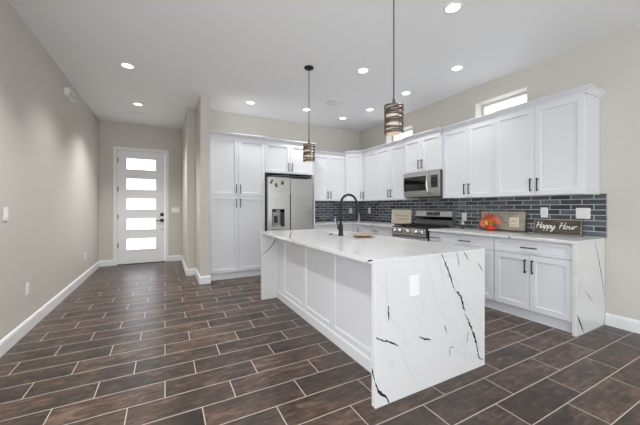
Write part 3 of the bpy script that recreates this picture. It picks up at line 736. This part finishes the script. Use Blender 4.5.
# taupe board
o = lean('rustic_board', 'weathered taupe wooden board with dark edge behind the pumpkin decoration', 'board', 2.385, 4.075, .07)
MB().box(-.30, .30, -.003, .014, .008, .262).build('panel', 'board_light', o)
mb = MB(); mb.box(-.306, .306, -.008, .016, 0, .016); mb.box(-.306, .306, -.008, .016, .262, .270); mb.box(-.306, -.298, -.008, .016, .008, .262); mb.box(.298, .306, -.008, .016, .008, .262); mb.build('frame', 'board_dark', o)
cd = MB().box(.102, .222, -.012, -.003, .062, .190, 0, .003).build('square_card', 'cream', o); cd['label'] = 'cream square card fixed on the board'
mb = MB().box(.125, .200, -.0135, -.012, .085, .091); mb.tube([(.13, -.0125, .115), (.15, -.0125, .15), (.17, -.0125, .12), (.195, -.0125, .14)], .003, 6); mb.build('motif', 'inkbrown', cd)
# cream sign beyond range
o = lean('framed_sign', 'cream rectangular sign with faint brown markings behind the range', 'sign', 4.315, 4.07, .06)
MB().box(-.255, .255, -.002, .012, .01, .265).build('panel', 'creamboard', o)
mb = MB(); mb.box(-.265, .265, -.008, .014, 0, .012); mb.box(-.265, .265, -.008, .014, .263, .275); mb.box(-.265, -.25, -.012, .014, .012, .263); mb.box(.253, .265, -.008, .014, .012, .263); mb.build('frame', 'cream', o)
mb = MB()
for r, (a, b_) in enumerate(((-.17, .16), (-.15, .18))):
    mb.tube([(a+(b_-a)*i/30, -.003, .155-.06*r+.012*math.sin(i*1.9+r)) for i in range(31)], .004, 5)
mb.build('faded_markings', 'inkbrown', o)

# pumpkin with leaves
o = thing('pumpkin_decoration', 'glossy red orange pumpkin topped with autumn leaves on the counter', 'decoration', (3.985, 2.475, CT))
mb = MB(); R_ = []
for j in range(13):
    ph = -PI/2+PI*j/12; ring = []
    for i in range(48):
        a = 2*PI*i/48; rr = .062*(math.cos(ph)**.75 if math.cos(ph) > 1e-4 else 0.0)*(1-.10*abs(math.cos(4*a)))+.004
        ring.append((rr*math.cos(a), rr*math.sin(a), .046+.045*math.sin(ph)*(1-.12*math.cos(ph))))
    R_.append(ring)
mb.rings(R_).build('pumpkin', 'pumpkin', o)
MB().tube([(0, 0, .085), (.004, -.003, .105), (.014, -.008, .12)], [.010, .007, .006], 8).build('stalk', 'leaf_green', o)
def leaf(sz, key, pos, direction, roll):
    out = [(0, 0), (.12, .18), (.42, .10), (.30, .34), (.52, .48), (.28, .56), (.30, .80), (.10, .72), (0, 1.05)]
    P = out + [(-x, y) for x, y in out[-2:0:-1]]
    mb = MB(); mb.prism([(x*sz, -.10*sz*(abs(x)*2)**2, y*sz) for x, y in P], (0, .0015, 0))
    mb.tube([(0, .0006, -.2*sz), (0, 0, .9*sz)], .0014, 5)
    z_ = Vector(direction).normalized(); y_ = -Vector((-.85, -.5 + .5*math.sin(roll*3), .15 + .3*math.cos(roll*5))); y_ = (y_-z_*y_.dot(z_)).normalized(); x_ = y_.cross(z_)
    ob = mb.build('leaf', key, o, pos); ob.rotation_mode = 'QUATERNION'; ob.rotation_quaternion = Matrix((x_, y_, z_)).transposed().to_quaternion()
FACE = (-.85, -.5)
for sz, key, pos, dr_, ro in ((.165, 'leaf_orange', (.01, .035, .085), (.0, .45, 1), .2), (.175, 'leaf_red', (.0, .01, .09), (-.1, .12, 1), 1.2), (.14, 'leaf_pink', (.01, -.04, .085), (.05, -.45, .9), 1.4), (.12, 'leaf_orange', (-.01, -.02, .09), (-.1, -.2, 1), .6),
                              (.12, 'leaf_pink', (-.03, .045, .075), (-.2, .9, .6), .9), (.10, 'leaf_red', (-.03, .055, .07), (-.3, 1, .1), 1.5), (.09, 'leaf_yellow', (-.04, .0, .085), (-.5, .3, .7), 1.57), (.07, 'leaf_green', (-.035, -.045, .08), (-.3, -.9, .2), 1.0), (.08, 'leaf_green', (-.04, .02, .09), (-.5, -.5, .7), .3)):
    leaf(sz, key, pos, dr_, ro)
for px, py, pz in ((-.045, .005, .095), (-.04, -.03, .09), (-.035, .035, .10)):
    mb = MB(); mb.lathe([(.0035, -.004), (.011, -.002), (.012, .003), (.006, .008)], (0, 0, 0), 10)
    for k in range(8):
        a = 2*PI*k/8; mb.prism([(.010*math.cos(a-.3), .010*math.sin(a-.3), 0), (.024*math.cos(a), .024*math.sin(a), .003), (.010*math.cos(a+.3), .010*math.sin(a+.3), 0)], (0, 0, .0015))
    ob = mb.build('flower', 'leaf_yellow', o, (px, py, pz)); ob.rotation_euler = (0, -.9, 0)

# small bottles
o = thing('glass_shaker', 'small shaker with navy base and cream top next to the range', 'shaker', (4.03, 2.945, CT))
MB().lathe([(.024, 0), (.026, .004), (.026, .05), (.021, .060)], seg=20).build('jar', 'navyglass', o)
MB().lathe([(.020, .060), (.0205, .062), (.0205, .105), (.016, .112), (.006, .114)], seg=20).build('top', 'cream', o)
o = thing('soap_bottle', 'slim white bottle standing in the counter corner under the outlets', 'bottle', (4.02, 5.66, CT))
MB().lathe([(.026, 0), (.028, .004), (.028, .15), (.022, .165), (.012, .172), (.012, .18)], seg=20).build('bottle', 'plate', o)
MB().lathe([(.014, .18), (.014, .205), (.010, .210)], seg=16).build('cap', 'cream', o)
o = thing('dish_soap', 'small pale blue soap bottle on the counter near the refrigerator', 'bottle', (3.33, 5.56, CT))
MB().lathe([(.036, 0), (.039, .005), (.037, .05), (.018, .085), (.012, .09), (.012, .098)], seg=20).build('bottle', 'bluesoap', o)
MB().lathe([(.013, .098), (.012, .115), (.005, .12)], seg=14).build('cap', 'plate', o)

# ------------------------------------------------------------------ pendants
def pendant(x, y, label):
    o = thing('pendant_lamp', label, 'pendant lamp', (x, y, 0), 0, 'pendant lamps over the island')
    zt, zb, r = 2.058, 1.826, .076
    MB().lathe([(.062, H), (.062, H-.012), (.05, H-.022), (.012, H-.028), (.008, H-.04)], seg=28).build('canopy', 'black', o)
    MB().lathe([(.0045, H-.03), (.0045, zt+.055)], seg=10).build('stem', 'black', o)
    MB().lathe([(.006, zt+.06), (.011, zt+.05), (.013, zt+.02), (.024, zt), (.024, zt-.05), (.018, zt-.055)], seg=18).build('socket', 'bronze', o)
    MB().lathe([(.060, zt-.008), (.062, zt-.012), (.062, zb+.006), (.058, zb+.004)], seg=32, caps=False).build('diffuser', 'shade_glow', o)
    MB().lathe([(.004, zt-.055), (.024, zt-.075), (.030, zt-.105), (.024, zt-.135), (.004, zt-.15)], seg=16).build('bulb', 'bulb_glow', o)
    sh = MB(); seg = 48
    bands = [(zt-.012, .020, .003, 0), (zt-.043, .027, .007, 2.2), (zt-.078, .029, .006, 4.6), (zt-.113, .029, .008, 1.2), (zt-.147, .027, .006, 3.9), (zt-.180, .027, .007, 0.3), (zt-.2145, .022, .005, 2.0)]
    for zc, h, tilt, ph in bands:
        R = []
        ring = []
        for i in range(seg):
            a = 2*PI*i/seg; dz = tilt*math.sin(a+ph); hv = h*(.92+.25*math.sin(a*1+ph*1.7))/2
            ca, sa = math.cos(a), math.sin(a)
            ring.append([(r*ca, r*sa, zc+dz-hv), (r*ca, r*sa, zc+dz+hv), ((r-.0025)*ca, (r-.0025)*sa, zc+dz+hv), ((r-.0025)*ca, (r-.0025)*sa, zc+dz-hv)])
        sh.rings(ring, 0, False, True)
    sh.build('shade_bands', 'bronze', o)
    m_ = MB()
    for a in (.4, .4+2*PI/3, .4+4*PI/3):
        ca, sa = math.cos(a), math.sin(a); m_.tube([((r-.004)*ca, (r-.004)*sa, zt-.004), ((r-.004)*ca, (r-.004)*sa, zb+.004)], .0025, 6)
        m_.tube([(.02*ca, .02*sa, zt-.006), ((r-.003)*ca, (r-.003)*sa, zt-.006)], .0025, 6)
    m_.build('cage', 'bronze', o)
    return o
pendant(1.648, 3.422, 'banded bronze drum pendant lamp over the faucet end of the island')
pendant(1.622, 1.80, 'banded bronze drum pendant lamp over the marbled near end of the island')

# ------------------------------------------------------------------ ceiling fixtures
CANS = [(-.423, 4.46, 'recessed ceiling light over the hall, further from the front door'), (-.42, 6.04, 'recessed ceiling light just inside the front door'),
        (2.307, 1.784, 'recessed ceiling light at the top edge of the photo, largest of them all'), (2.317, 3.163, 'recessed ceiling light between the two pendant lamps'),
        (3.356, 2.535, 'recessed ceiling light in front of the high window'), (3.376, 3.468, 'recessed ceiling light in front of the microwave'),
        (3.357, 4.365, 'recessed ceiling light beside the near pendant shade, towards the corner'), (1.307, 5.039, 'recessed ceiling light in front of the pantry'),
        (2.317, 4.915, 'recessed ceiling light showing beside the far pendant stem'), (3.19, 5.04, 'recessed ceiling light deepest in the kitchen corner')]
CANS += [(-.42, 2.88, 'added unseen ceiling light over the hall before the long plain wall'), (-.42, 1.30, 'added unseen ceiling light over the open room behind the hall')]  # two out-of-view downlights added to brighten the hall
for x, y, lb in CANS:
    o = thing('recessed_light', lb, 'ceiling light', (x, y, H), 0, 'recessed ceiling lights')
    MB().lathe([(.082, 0), (.082, -.004), (.076, -.008), (.062, -.006), (.060, -.001)], seg=32, caps=False).build('trim_ring', 'trim', o)
    MB().lathe([(.061, -.0015), (.061, -.005), (.001, -.006)], seg=32).build('lens', 'can_glow', o)
    sl = bpy.data.lights.new('downlight', 'SPOT'); sl.energy = CAN_STRENGTH*(.62 if x > 3.1 else 1.15 if x > 0 else 3.4 if y > 6 else 1.6 if y > 4 else 2.6); sl.spot_size = math.radians(112); sl.spot_blend = .9; sl.shadow_soft_size = .06; sl.color = (1, .99, .975)
    so = bpy.data.objects.new('downlight', sl); COL.objects.link(so); so.parent = o; so.location = (0, 0, -.02)
def vent(x, y, w, d, lb):
    o = thing('air_vent', lb, 'air vent', (x, y, H), 0, 'ceiling air vents')
    f = MB(); k = .02
    f.box(-w/2, w/2, -d/2, -d/2+k, -.008, 0); f.box(-w/2, w/2, d/2-k, d/2, -.008, 0); f.box(-w/2, -w/2+k, -d/2+k, d/2-k, -.008, 0); f.box(w/2-k, w/2, -d/2+k, d/2-k, -.008, 0)
    f.build('frame', 'trim', o); MB().box(-w/2+k, w/2-k, -d/2+k, d/2-k, -.002, -.0005).build('backing', 'darkgrey', o)
    s_ = MB(); n = int((d-2*k)/.018)
    for i in range(n):
        yy = -d/2+k+(i+.5)*(d-2*k)/n; s_.prism([(-w/2+k, yy-.006, -.002), (-w/2+k, yy+.004, -.008), (-w/2+k, yy+.006, -.007), (-w/2+k, yy-.004, -.001)], (w-2*k, 0, 0))
    s_.build('louvre', 'trim', o)
vent(-.47, 6.60, .34, .14, 'long narrow white air vent in the ceiling before the front door')
vent(2.585, 4.355, .24, .24, 'square white air vent in the ceiling above the kitchen')
